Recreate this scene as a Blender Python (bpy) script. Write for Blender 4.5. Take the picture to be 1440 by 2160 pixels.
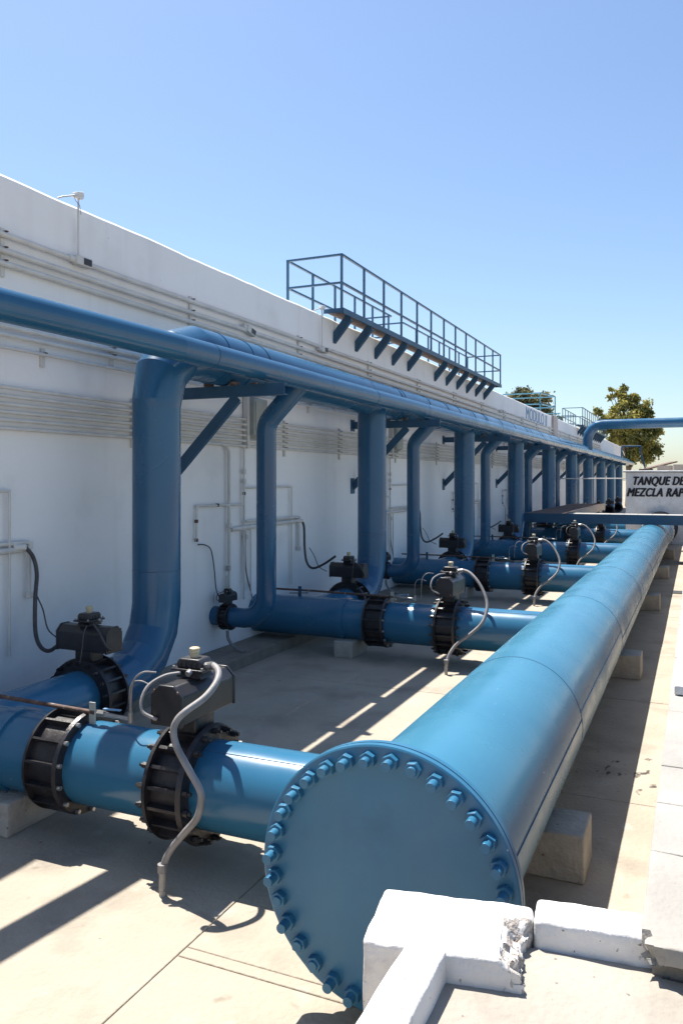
import bpy, math, random
from mathutils import Vector, Matrix, noise
random.seed(7)
R = math.radians
scene = bpy.context.scene
for o in list(bpy.data.objects):
    bpy.data.objects.remove(o)
C = scene.collection

# ---------------------------------------------------------------- camera
cam = bpy.data.cameras.new('camera'); camo = bpy.data.objects.new('camera', cam); C.objects.link(camo)
cam.sensor_fit = 'VERTICAL'; cam.sensor_height = 36; cam.lens = 28.083
cam.shift_y = -0.0315; cam.clip_end = 3000; cam.clip_start = 0.05
camo.location = (0, 0, 2.5); camo.rotation_euler = (R(90), 0, math.atan(747/1685))
scene.camera = camo
# ---------------------------------------------------------------- sky and sun
to_sun = Vector((-.393, .25, 1)).normalized()
world = bpy.data.worlds.new('World'); scene.world = world; world.use_nodes = True
nt = world.node_tree; bg = nt.nodes['Background']
sky = nt.nodes.new('ShaderNodeTexSky'); sky.sky_type = 'NISHITA'; sky.sun_disc = False
sky.sun_elevation = math.asin(to_sun.z); sky.sun_rotation = math.atan2(to_sun.x, to_sun.y)
sky.air_density = 1.1; sky.dust_density = 0.8; sky.ozone_density = 1.0; sky.altitude = 0
wb = nt.nodes.new('ShaderNodeMix'); wb.data_type = 'RGBA'; wb.blend_type = 'MULTIPLY'; wb.inputs[0].default_value = 1; wb.inputs[7].default_value = (.905, .983, 1.09, 1)   # white balance of the whole sky
nt.links.new(sky.outputs[0], wb.inputs[6]); nt.links.new(wb.outputs[2], bg.inputs[0]); bg.inputs[1].default_value = 0.076
sun = bpy.data.lights.new('sun', 'SUN'); suno = bpy.data.objects.new('sun', sun); C.objects.link(suno)
sun.energy = 5.0; sun.angle = R(.53); sun.color = (1, .95, .87)
suno.rotation_euler = (-to_sun).to_track_quat('-Z', 'Y').to_euler(); suno.location = (-20, 15, 40)
vs = scene.view_settings; vs.view_transform = 'Standard'; vs.look = 'None'; vs.exposure = 1.1; vs.gamma = 1; vs.use_curve_mapping = False

# ---------------------------------------------------------------- materials
def mat(name, c1, c2=None, rough=.6, scale=3, detail=6, bump=0, bscale=40, metal=0, spots=None, streak=None, coat=0, spec=.5, rvar=0, lo=.35, hi=.65):
    """colour c1..c2 mixed by noise; spots=(colour, scale, threshold); streak=(colour, amount): vertical runs of dirt"""
    m = bpy.data.materials.new(name); m.use_nodes = True; n = m.node_tree; b = n.nodes['Principled BSDF']; L = n.links.new
    g = n.nodes.new('ShaderNodeNewGeometry')
    def nz(sc, det=6, vec=None):
        t = n.nodes.new('ShaderNodeTexNoise'); t.inputs['Scale'].default_value = sc; t.inputs['Detail'].default_value = det
        L(vec or g.outputs['Position'], t.inputs['Vector']); return t.outputs['Fac']
    def ramp(f, a, z):
        r = n.nodes.new('ShaderNodeMapRange'); r.inputs['From Min'].default_value = a; r.inputs['From Max'].default_value = z; L(f, r.inputs['Value']); return r.outputs['Result']
    def mix(f, a, z):
        x = n.nodes.new('ShaderNodeMix'); x.data_type = 'RGBA'; L(f, x.inputs[0])
        for s, q in ((x.inputs[6], a), (x.inputs[7], z)):
            if isinstance(q, tuple): s.default_value = (*q, 1)
            else: L(q, s)
        return x.outputs[2]
    col = c1
    b.inputs['Base Color'].default_value = (*c1, 1)
    if c2: col = mix(ramp(nz(scale, detail), lo, hi), c1, c2)
    if streak:
        mp = n.nodes.new('ShaderNodeMapping'); mp.inputs['Scale'].default_value = (2.2, 2.2, .12); L(g.outputs['Position'], mp.inputs['Vector'])
        f = ramp(nz(2.0, 8, mp.outputs[0]), .56, .8)
        k = n.nodes.new('ShaderNodeMath'); k.operation = 'MULTIPLY'; L(f, k.inputs[0]); k.inputs[1].default_value = streak[1]
        col = mix(k.outputs[0], col, streak[0])
    if spots:
        for sc_ in ([spots] if not isinstance(spots, list) else spots):
            col = mix(ramp(nz(sc_[1], 4), sc_[2], sc_[2]+(sc_[3] if len(sc_) > 3 else .04)), col, sc_[0])
    if not isinstance(col, tuple): L(col, b.inputs['Base Color'])
    b.inputs['Roughness'].default_value = rough; b.inputs['Metallic'].default_value = metal; b.inputs['Specular IOR Level'].default_value = spec
    if rvar:
        r = n.nodes.new('ShaderNodeMapRange'); L(nz(scale*2.3), r.inputs['Value']); r.inputs['From Min'].default_value = .3; r.inputs['From Max'].default_value = .7
        r.inputs['To Min'].default_value = rough-rvar; r.inputs['To Max'].default_value = rough+rvar; L(r.outputs[0], b.inputs['Roughness'])
    if bump:
        bp = n.nodes.new('ShaderNodeBump'); bp.inputs['Strength'].default_value = bump; bp.inputs['Distance'].default_value = .02
        L(nz(bscale, 8), bp.inputs['Height']); L(bp.outputs[0], b.inputs['Normal'])
    return m
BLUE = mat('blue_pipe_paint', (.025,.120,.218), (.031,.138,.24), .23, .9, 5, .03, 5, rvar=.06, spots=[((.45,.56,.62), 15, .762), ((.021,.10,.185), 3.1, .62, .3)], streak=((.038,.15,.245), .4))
BLUER = mat('shade_tone_riser_paint', (.015,.082,.17), (.020,.098,.19), .24, .9, 5, .03, 5, rvar=.06, spots=[((.3,.4,.48), 15, .775), ((.012,.066,.14), 3.1, .62, .3)], streak=((.026,.11,.20), .4))  # same pipe blue, its colour darkened for shade on risers and overhead pipes
BLUEH = mat('lit_tone_header_paint', (.036,.155,.248), (.046,.178,.272), .27, .9, 5, .03, 5, rvar=.08, spots=[((.55,.64,.68), 15, .745), ((.6,.68,.7), 37, .75), ((.03,.135,.22), 3.1, .62, .3)], streak=((.06,.19,.28), .4))  # same pipe blue again, sunlight on the header put into a lighter colour
BLUEF = mat('blue_flange_paint', (.024,.125,.225), (.032,.15,.26), .38, 2, 8, .05, 14, rvar=.08, spots=[((.4,.5,.6), 26, .765), ((.019,.105,.195), 5, .60, .25), ((.12,.09,.07), 33, .77)], streak=((.05,.165,.25), .6))
STEEL = mat('blue_steel_paint', (.018,.066,.125), (.026,.086,.155), .5, 3, 8, .05, 30, spots=((.13,.06,.035), 9, .72))
TEAL = mat('teal_rail_paint', (.05,.19,.27), (.07,.24,.33), .5, 3, 6)
SEAM = mat('weld_seam', (.014,.06,.115), (.024,.095,.17), .6, 8)
BLACK = mat('black_cast_iron', (.012,.011,.013), (.03,.026,.028), .42, 9, 6, .15, 60, spots=((.07,.04,.03), 12, .70), rvar=.1)
ACT = mat('charcoal_actuator_coat', (.013,.0125,.015), (.026,.025,.029), .38, 5, 6, .08, 90, spots=((.2,.2,.22), 18, .76), rvar=.08)
HOSE = mat('grey_rubber_hose', (.17,.16,.16), (.25,.235,.23), .55, 12, 4, .1, 50)
HOSED = mat('dark_rubber_hose', (.035,.03,.035), (.06,.055,.06), .5, 12)
CREAM = mat('cream_plastic', (.50,.42,.27), (.40,.33,.21), .5, 14)
RUST = mat('rusty_pipe', (.07,.04,.032), (.13,.08,.062), .75, 14, 8, .2, 60, spots=((.3,.25,.22), 22, .62))
ZINC = mat('zinc_fitting', (.45,.44,.43), (.32,.31,.30), .35, 12, metal=.8)
WALL = mat('white_wall_paint', (.80,.795,.79), (.755,.75,.745), .8, .7, 8, .45, 5, streak=((.62,.605,.585), .4), spots=[((.28,.24,.22), 8.5, .755), ((.69,.68,.67), 1.4, .56, .25)])
WHITE = mat('white_masonry_paint', (.72,.70,.68), (.60,.58,.555), .85, 3, 9, .5, 26, spots=[((.25,.215,.19), 27, .69), ((.46,.43,.395), 7, .58, .2), ((.22,.19,.165), 60, .70)])
def edge_wear(m, col):
    n = m.node_tree; b = n.nodes['Principled BSDF']; src = b.inputs['Base Color'].links[0].from_socket
    g = n.nodes.new('ShaderNodeNewGeometry'); t = n.nodes.new('ShaderNodeTexNoise'); t.inputs['Scale'].default_value = 38; t.inputs['Detail'].default_value = 6
    n.links.new(g.outputs['Position'], t.inputs['Vector'])
    a = n.nodes.new('ShaderNodeMath'); a.operation = 'MULTIPLY_ADD'; n.links.new(t.outputs['Fac'], a.inputs[0]); a.inputs[1].default_value = .22; n.links.new(g.outputs['Pointiness'], a.inputs[2])
    r = n.nodes.new('ShaderNodeMapRange'); n.links.new(a.outputs[0], r.inputs['Value']); r.inputs['From Min'].default_value = .70; r.inputs['From Max'].default_value = .74
    x = n.nodes.new('ShaderNodeMix'); x.data_type = 'RGBA'; n.links.new(r.outputs[0], x.inputs[0]); n.links.new(src, x.inputs[6]); x.inputs[7].default_value = (*col, 1)
    n.links.new(x.outputs[2], b.inputs['Base Color'])
edge_wear(WHITE, (.30,.26,.225))
CONDUIT = mat('cream_painted_conduit', (.62,.60,.56), (.52,.50,.47), .55, 4, 6, .05, 40, spots=((.25,.2,.18), 20, .74))
BOXG = mat('grey_green_box', (.34,.36,.33), (.28,.30,.28), .5, 6)
FLOOR = mat('beige_concrete', (.375,.325,.258), (.30,.26,.205), .88, 1.1, 10, .5, 28, spots=[((.12,.10,.085), 13, .735), ((.20,.172,.14), 1.7, .52, .3), ((.38,.345,.295), 5, .60, .2), ((.15,.125,.10), 6, .68, .16)], lo=.3, hi=.7)
def stain(m, col, places):                                   # dark spills at given places on the floor
    n = m.node_tree; b = n.nodes['Principled BSDF']; L = n.links.new
    g = n.nodes.new('ShaderNodeNewGeometry')
    for (c, r, th) in places:
        src = b.inputs['Base Color'].links[0].from_socket
        d = n.nodes.new('ShaderNodeVectorMath'); d.operation = 'DISTANCE'; L(g.outputs['Position'], d.inputs[0]); d.inputs[1].default_value = c
        mp = n.nodes.new('ShaderNodeMapping'); mp.inputs['Scale'].default_value = (1, .5, 1); L(g.outputs['Position'], mp.inputs['Vector'])
        t = n.nodes.new('ShaderNodeTexNoise'); t.inputs['Scale'].default_value = 9; t.inputs['Detail'].default_value = 5; L(mp.outputs[0], t.inputs['Vector'])
        f = n.nodes.new('ShaderNodeMapRange'); L(d.outputs['Value'], f.inputs['Value']); f.inputs['From Min'].default_value = 0; f.inputs['From Max'].default_value = r; f.inputs['To Min'].default_value = .24; f.inputs['To Max'].default_value = 0
        a = n.nodes.new('ShaderNodeMath'); L(f.outputs[0], a.inputs[0]); L(t.outputs['Fac'], a.inputs[1])
        q = n.nodes.new('ShaderNodeMapRange'); L(a.outputs[0], q.inputs['Value']); q.inputs['From Min'].default_value = th; q.inputs['From Max'].default_value = th+.07
        x = n.nodes.new('ShaderNodeMix'); x.data_type = 'RGBA'; L(q.outputs[0], x.inputs[0]); L(src, x.inputs[6]); x.inputs[7].default_value = (*col, 1); L(x.outputs[2], b.inputs['Base Color'])
stain(FLOOR, (.055,.045,.04), [((-.6,7.1,0), 1.1, .765)])
TERR = mat('pale_concrete', (.35,.32,.275), (.285,.255,.215), .88, 1.6, 10, .4, 34, spots=[((.16,.135,.12), 23, .70), ((.225,.20,.17), 3, .54, .25), ((.18,.155,.135), 9, .66, .14)], lo=.3, hi=.7)
TILE = mat('pale_paving', (.325,.308,.28), (.268,.253,.228), .8, 2.5, 9, .3, 40, spots=[((.2,.18,.17), 24, .70), ((.24,.23,.215), 3, .55, .25)])
CONC = mat('rough_concrete', (.42,.39,.34), (.33,.305,.265), .9, 5, 10, .7, 26, spots=[((.13,.105,.085), 24, .69)])
BROKEN = mat('broken_concrete', (.50,.46,.42), (.30,.265,.235), .95, 22, 8, .8, 60)
LEDGE = mat('brown_concrete', (.26,.225,.18), (.19,.165,.135), .9, 4, 10, .6, 24, spots=((.12,.10,.085), 16, .70))
GROUND = mat('dry_ground', (.32,.27,.20), (.24,.20,.15), .95, .4, 8, .3, 8)
DECK = mat('rusty_deck', (.10,.06,.045), (.15,.095,.07), .85, 5, 8, .4, 40)
LETB = mat('black_lettering', (.012,.008,.012), None, .6)
LETBL = mat('blue_lettering', (.09,.24,.43), (.24,.38,.53), .7, 14)
DRAIN = mat('drain_iron', (.05,.045,.045), (.08,.07,.065), .6, 10)
BARK = mat('bark', (.13,.095,.07), (.2,.15,.115), .9, 6, 6, .5, 20)
TWIG = mat('bare_twigs', (.20,.16,.15), None, .9)
def leaf_mat(name, a, b_):
    m = mat(name, a, b_, .55, .9, 5, lo=.42, hi=.58); p = m.node_tree.nodes['Principled BSDF']
    p.inputs['Transmission Weight'].default_value = 0; p.inputs['Subsurface Weight'].default_value = 0
    tr = m.node_tree.nodes.new('ShaderNodeBsdfTranslucent'); mx = m.node_tree.nodes.new('ShaderNodeMixShader'); mx.inputs[0].default_value = .42
    src = p.inputs['Base Color'].links[0].from_socket; m.node_tree.links.new(src, tr.inputs[0])
    out = m.node_tree.nodes['Material Output']
    m.node_tree.links.new(p.outputs[0], mx.inputs[1]); m.node_tree.links.new(tr.outputs[0], mx.inputs[2]); m.node_tree.links.new(mx.outputs[0], out.inputs[0])
    return m
LEAF = leaf_mat('olive_leaves', (.15,.16,.045), (.38,.34,.09))
LEAF2 = leaf_mat('grey_green_leaves', (.09,.10,.05), (.21,.195,.09))

# ---------------------------------------------------------------- mesh helpers
class MB:
    def __init__(s): s.v = []; s.f = []
    def add(s, vs, fs):
        k = len(s.v); s.v += [tuple(p) for p in vs]; s.f += [tuple(i+k for i in f) for f in fs]; return s
    def box(s, x0, x1, y0, y1, z0, z1):
        return s.add([(x,y,z) for z in (z0,z1) for y in (y0,y1) for x in (x0,x1)], [(0,2,3,1),(4,5,7,6),(0,1,5,4),(2,6,7,3),(0,4,6,2),(1,3,7,5)])
    def bar(s, a, b, w, h, up=(0,0,1)):                      # a rectangular bar from a to b
        a = Vector(a); b = Vector(b); d = (b-a).normalized(); u = Vector(up)
        sd = d.cross(u).normalized()*w/2; up_ = sd.cross(d).normalized()*h/2
        return s.add([p+q for p in (a,b) for q in (-sd-up_, sd-up_, sd+up_, -sd+up_)], [(0,3,2,1),(4,5,6,7),(0,1,5,4),(1,2,6,5),(2,3,7,6),(3,0,4,7)])
    def prism(s, poly, axis, a, b):                          # poly extruded along axis 0/1/2 between a and b
        def P(q, t): r = list(q); r.insert(axis, t); return tuple(r)
        n = len(poly)
        return s.add([P(q,a) for q in poly]+[P(q,b) for q in poly], [tuple(range(n))[::-1], tuple(range(n,2*n))]+[(i,(i+1)%n,n+(i+1)%n,n+i) for i in range(n)])
    def tube(s, pts, r, seg=24, cap=True, closed=False):     # mitred tube; every ring lies in the bisecting plane of its joint
        Q = [Vector(p) for p in pts]; P = [Q[0]]
        if not isinstance(r, (list,tuple)):
            for q in Q[1:]:
                if (q-P[-1]).length > 1e-5: P.append(q)
        else: P = Q
        n = len(P)
        d = [(P[i+1]-P[i]).normalized() for i in range(n-1)]
        a = d[0].orthogonal().normalized(); b = d[0].cross(a)
        rr = r if isinstance(r, (list,tuple)) else [r]*n
        ring = [P[0]+(a*math.cos(2*math.pi*k/seg)+b*math.sin(2*math.pi*k/seg))*rr[0] for k in range(seg)]
        rings = [ring]
        for i in range(1, n):
            dd = d[i-1]; nn = (d[i-1]+d[i]).normalized() if i < n-1 else dd
            sc = rr[i]/rr[i-1]; new = []
            for q in rings[-1]:
                ax = P[i-1]+dd*((q-P[i-1]).dot(dd)); q2 = ax+(q-ax)*sc
                t = (P[i]-q2).dot(nn)/dd.dot(nn); new.append(q2+dd*t)
            rings.append(new)
        vs = [q for g in rings for q in g]
        fs = [(i*seg+k, i*seg+(k+1)%seg, (i+1)*seg+(k+1)%seg, (i+1)*seg+k) for i in range(n-1) for k in range(seg)]
        if cap: fs += [tuple(range(seg))[::-1], tuple(range((n-1)*seg, n*seg))]
        return s.add(vs, fs)
    def lathe(s, prof, axis='X', seg=40, c=(0,0,0), close=True):  # prof: (t along axis, radius) loop
        n = len(prof); vs = []
        for k in range(seg):
            an = 2*math.pi*k/seg; cs, sn = math.cos(an), math.sin(an)
            for t, r in prof:
                p = {'X': (t, r*cs, r*sn), 'Y': (r*sn, t, r*cs), 'Z': (r*cs, r*sn, t)}[axis]
                vs.append((p[0]+c[0], p[1]+c[1], p[2]+c[2]))
        m = n if close else n-1
        return s.add(vs, [(k*n+i, k*n+(i+1)%n, ((k+1)%seg)*n+(i+1)%n, ((k+1)%seg)*n+i) for k in range(seg) for i in range(m)])
    def mesh(s, name, m, angle=30):
        me = bpy.data.meshes.new(name); me.from_pydata(s.v, [], s.f); me.materials.append(m)
        import bmesh
        bm = bmesh.new(); bm.from_mesh(me); bmesh.ops.recalc_face_normals(bm, faces=bm.faces); bm.to_mesh(me); bm.free()
        me.shade_smooth(); me.set_sharp_from_angle(angle=R(angle)); return me
    def build(s, name, m, parent=None, angle=30, bevel=0, loc=None):
        return link(name, s.mesh(name, m, angle), parent, bevel, loc)
def link(name, me, parent=None, bevel=0, loc=None):
    o = bpy.data.objects.new(name, me); C.objects.link(o)
    if parent: o.parent = parent
    if loc: o.location = loc
    if bevel:
        bv = o.modifiers.new('bevel', 'BEVEL'); bv.width = bevel; bv.segments = 2; bv.limit_method = 'ANGLE'
    return o
def tag(o, label, cat, group=None):
    o['label'] = label; o['category'] = cat
    if group: o['group'] = group
    return o
def struct(o): o['kind'] = 'structure'; return o
def thing(name, label, cat, loc=(0,0,0), rz=0, group=None, scale=1):
    o = bpy.data.objects.new(name, None); C.objects.link(o); o.location = loc; o.rotation_euler = (0,0,rz); o.scale = (scale,)*3
    o.empty_display_size = .1
    return tag(o, label, cat, group)
def dup(root, loc=None, label=None, rz=None, scale=None):
    r = root.copy(); C.objects.link(r)
    if loc is not None: r.location = loc
    if rz is not None: r.rotation_euler = (0,0,rz)
    if scale: r.scale = (scale,)*3
    if label: r['label'] = label
    for ch in root.children:
        c = ch.copy(); C.objects.link(c); c.parent = r
        for g in ch.children:
            d = g.copy(); C.objects.link(d); d.parent = c
    return r
def smooth(pts, n=6):                                        # Catmull-Rom
    P = [Vector(p) for p in pts]; P = [P[0]*2-P[1]]+P+[P[-1]*2-P[-2]]; out = []
    for i in range(1, len(P)-2):
        a, b, c, d = P[i-1:i+3]
        for k in range(n):
            t = k/n; out.append(.5*((2*b)+(c-a)*t+(2*a-5*b+4*c-d)*t*t+(3*b-a-3*c+d)*t**3))
    return out+[P[-2]]
def arc(c, r, a0, a1, n, plane):                             # points of an arc in plane 'yz' or 'xz'
    out = []
    for i in range(n+1):
        a = a0+(a1-a0)*i/n; h, z = r*math.cos(a), r*math.sin(a)
        out.append((c[0], c[1]+h, c[2]+z) if plane == 'yz' else (c[0]+h, c[1], c[2]+z))
    return out
def rough_block(name, x0, x1, y0, y1, z0, z1, m, parent=None, amp=.006, step=.05, broken=None, bev=.012):
    """concrete block whose faces are cut into a grid and roughened; broken(p) moves points where a corner has come off"""
    import bmesh
    bm = bmesh.new(); bmesh.ops.create_cube(bm, size=1)
    for v in bm.verts: v.co = ((x0+x1)/2+v.co.x*(x1-x0), (y0+y1)/2+v.co.y*(y1-y0), (z0+z1)/2+v.co.z*(z1-z0))
    if bev: bmesh.ops.bevel(bm, geom=bm.edges[:], offset=bev, segments=3, profile=.5, affect='EDGES')
    for ax, (a, b) in enumerate(((x0,x1),(y0,y1),(z0,z1))):
        k = min(60, int((b-a)/step))
        for i in range(1, k+1):
            co = [0,0,0]; no = [0,0,0]; co[ax] = a+(b-a)*i/(k+1); no[ax] = 1
            bmesh.ops.bisect_plane(bm, geom=bm.verts[:]+bm.edges[:]+bm.faces[:], plane_co=co, plane_no=no)
    for v in bm.verts:
        p = v.co.copy(); q = noise.noise_vector(p*7)*amp+noise.noise_vector(p*23)*amp*.5
        v.co = p+q
        if broken: v.co = broken(p, v.co)
    me = bpy.data.meshes.new(name); bm.to_mesh(me); bm.free(); me.materials.append(m); me.shade_smooth(); me.set_sharp_from_angle(angle=R(50))
    return link(name, me, parent)
ORD = ['nearest']+[w_+' nearest' for w_ in ('second', 'third', 'fourth', 'fifth', 'sixth', 'seventh', 'eighth', 'ninth', 'tenth', 'eleventh')]

# ---------------------------------------------------------------- layout numbers (metres; the wall runs along y)
PER = 6.1                                  # one filter bay
WX, WTOP = -6.09, 5.45                     # face and top of the basin wall
BZ, BR = .49, .285                         # branch pipes
BY = [4.485+PER*k for k in range(6)]; BY[4] += .5
RX, RR = -5.185, .25                       # risers and the large overhead pipe
RY = [6.9+6.11*k for k in range(10)]
LZ, LR = 3.925, .30
SX, SZ, SR = -4.62, 3.79, .13              # small overhead pipe
DX = -5.27                                 # its down pipes
DY = [9.4+PER*k for k in range(9)]
HX, HZ, HR = -1.25, .662, .485             # the big header on the ground
FY = 3.367                                 # its blind end
TY = 33.5                                  # mixing tank front

# ---------------------------------------------------------------- ground and floor
g = MB().add([(-900,-600,-.03),(900,-600,-.03),(900,1800,-.03),(-900,1800,-.03)], [(0,1,2,3)]).build('ground', GROUND); struct(g)
fl = MB().box(-5.6, 3, -6, 78, -.025, -.008).build('concrete_floor', LEDGE); struct(fl)
xs = [-5.515, -2.49, .6]
y1s = [-6, .4, 3.49, 3.575, 6.55, 9.6, 12.65, 15.7, 18.75, 21.8, 24.85, 27.9, 31, 40, 50, 60, 77]
y0s = [-6, -.6, 2.6, 5.9, 9.0, 12.1, 15.2, 18.3, 21.4, 24.5, 27.6, 31, 40, 50, 60, 77]
for ci, ys in ((0, y0s), (1, y1s)):
    for i in range(len(ys)-1):
        gp = .0035
        MB().box(xs[ci]+gp, xs[ci+1]-gp, ys[i]+gp, ys[i+1]-gp, -.02, random.uniform(-.0015,.0015)).build('floor_slab', FLOOR, fl, bevel=.006)
# floor drain near the walkway
dr = thing('floor_drain', 'small iron floor drain grate beside the raised walkway', 'drain', (-.32, 19.2, .004))
MB().box(-.17,.17,-.24,.24,0,.006).build('frame', DRAIN, dr)
for i in range(8): MB().box(-.15,.15,-.21+i*.055,-.19+i*.055,.006,.014).build('slat', ZINC, dr)

# ---------------------------------------------------------------- basin wall
bw = thing('basin_wall', 'long white painted basin wall with conduits running along it', 'wall', (0,0,0))
w = MB()
ny, nz_ = 400, 1
# front face as a gently uneven top line
ytop = [-8+84*i/ny for i in range(ny+1)]
zt = [WTOP+.014*noise.noise((y*.7, 3, 1))+.012*noise.noise((y*2.9, 5, 1))+.006*noise.noise((y*9, 5, 1)) for y in ytop]
vs = []
for y, z in zip(ytop, zt): vs += [(WX,y,-.02),(WX,y,z-.03),(WX-.03,y,z),(-14,y,z)]
fs = [(4*i+j, 4*i+4+j, 4*i+5+j, 4*i+1+j) for i in range(ny) for j in range(3)]
k = len(vs); vs += [(-14,-8,-.02),(-14,76,-.02)]
fs += [(0,1,2,3,k), (4*ny, k+1, 4*ny+3, 4*ny+2, 4*ny+1), (3,4*ny+3,k+1,k)]
w.add(vs, fs).build('wall', WALL, bw)
PIL = mat('stained_joint_cover', (.52,.46,.42), (.42,.36,.33), .85, 2, 8, .3, 20, streak=((.30,.22,.18), .8))
MB().box(WX-.2, WX+.09, 37.6, 38.9, 4.3, 5.48).build('joint_cover', PIL, bw, bevel=.01)
for i in range(13):                                           # the low ledge in cast lengths
    y0 = -8+i*6.0+1.65-3.999
    MB().box(WX-.05, -5.515, y0+.006, y0+5.994, -.018, .15+random.uniform(-.004,.004)).build('ledge', LEDGE, bw, bevel=.012)
def text_mesh(s, size, font_shear=0, offset=0, ext=.004, xs=1):
    cu = bpy.data.curves.new('t', 'FONT'); cu.body = s; cu.size = size; cu.shear = font_shear; cu.offset = offset; cu.extrude = ext; cu.space_character = xs
    o = bpy.data.objects.new('t', cu); C.objects.link(o); bpy.context.view_layer.update()
    me = bpy.data.meshes.new_from_object(o.evaluated_get(bpy.context.evaluated_depsgraph_get())); bpy.data.objects.remove(o); return me
me = text_mesh('MODULO II', .70, 0, 0, .001, 1.05); lm = MB(); F = [tuple(p.vertices) for p in me.polygons]
for i, dx in enumerate((0,.016,-.016)): lm.add([v.co+Vector((dx,0,.003*i)) for v in me.vertices], F)
lt = lm.build('lettering', LETBL, bw, loc=(WX+.004, 31.5, 4.88)); lt.rotation_euler = (R(90), 0, R(90))
wd = max(v.co.x for v in me.vertices); lt.scale = (4.8/wd, 1, 1)
lt['label'] = 'faded blue MODULO II lettering near the top of the wall'

# ---------------------------------------------------------------- conduits on the wall
def rack(label, zs, r, ys, y0, y1, posts=True, boxes=()):
    t = thing('conduit_run', label, 'conduit', (WX, y0, zs[0]), group='conduit runs on the basin wall')
    for z in zs:
        pts = []; y = 0
        while y < y1-y0:
            pts.append((.055+.006*noise.noise((y*.5, z*9, 0)), y, z-zs[0]+.012*noise.noise((y*.33, z*5, 4)))); y += 1.5
        pts.append((.055, y1-y0, z-zs[0])); MB().tube(pts, r, 10).build('conduit', CONDUIT, t)
    for y in ys:
        MB().box(.002, .03, y-y0-.025, y-y0+.025, min(zs)-zs[0]-.12, max(zs)-zs[0]+.07).build('bracket', CONDUIT, t)
        for z in zs:
            MB().box(.03, .06+r, y-y0-.014, y-y0+.014, z-zs[0]+r*.9, z-zs[0]+r+.008).build('clamp', RUST, t)
    return t
rack('three parallel conduits along the upper part of the wall', [4.84, 4.69, 4.565], .03, [5.68+3.12*i for i in range(14)], -6, 58)
rack('pair of conduits at pipe height on the wall, behind the overhead pipes', [3.97, 3.89], .024, [7.25+3.05*i for i in range(14)], -6, 60)
rack('single thin conduit just below the pair behind the overhead pipes', [3.765], .018, [6.2+3.05*i for i in range(8)], -6, 40)
rack('six parallel conduits in a band across the middle of the wall', [3.385-.078*i for i in range(6)], .019, [7.62, 10.78, 11.42]+[13.6+3.05*i for i in range(13)], -6, 60)
# open junction fittings on the top run
def junction(y, z, label, tilt=0):
    t = thing('junction_fitting', label, 'junction box', (WX+.06, y, z), group='junction fittings on the upper conduits')
    MB().box(-.04,.05,-.12,.12,-.05,.05).build('housing', CONDUIT, t, bevel=.012)
    MB().box(.05,.054,-.02,.10,-.035,.035).build('opening', BLACK, t)
    MB().tube([(0,-.2,0),(0,-.12,0)], .036, 12).build('collar', CONDUIT, t)
    t.rotation_euler = (tilt, 0, 0); return t
junction(6.72, 4.84, 'open white junction fitting below the nearest lamp on the upper conduit')
junction(10.25, 4.70, 'tilted white junction fitting with dark end between upper conduits', R(-14))
junction(12.8, 4.80, 'open junction fitting below the lamp beside the catwalk')
junction(26.9, 4.82, 'small junction fitting under the far end of the catwalk')
def lamp(y, label):
    t = thing('wall_lamp', label, 'lamp', (WX+.05, y, WTOP-.01), group='small lamps on the wall top', scale=.55)
    MB().tube([(0,0,-1.15),(0,0,.17)], .018, 10).build('stem', CONDUIT, t)
    MB().prism([(-.11,.14),(.06,.12),(.09,.17),(.09,.25),(.06,.27),(-.09,.23)], 0, -.07, .07).build('lamp_head', WHITE, t, bevel=.012)
    MB().tube([(0,-.08,.17),(-.02,-.2,.12),(-.05,-.36,.06),(-.10,-.45,.01)], .016, 8).build('arm', CONDUIT, t)
    MB().tube(smooth([(.02,-.15,.14),(.03,-.1,.05),(.02,.01,.0),(.03,.03,-.12),(.022,.05,-.17)]), .005, 6).build('wire', HOSED, t)
    return t
lamp(6.68, 'small white lamp on the wall top at the left with wire hanging'); lamp(12.78, 'small white lamp on the wall top beside the catwalk railing')
# switch box
for k, y in enumerate((10.42, 16.55, 22.6)):
    t = thing('switch_box', f'grey green switch box on the wall behind the {ORD[k]} visible down pipe', 'switch box', (WX, y, 3.08), group='switch boxes on the wall')
    MB().prism([(.0,.02),(.16,.1),(.16,.62),(0,.66)], 1, -.2, .2).build('housing', BOXG, t, bevel=.01)
    MB().box(.162,.17,-.17,.17,.14,.58).build('cover', BOXG, t, bevel=.004)
    MB().box(.01,.09,-.27,-.21,-.12,.75).build('channel', CONDUIT, t)
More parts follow.
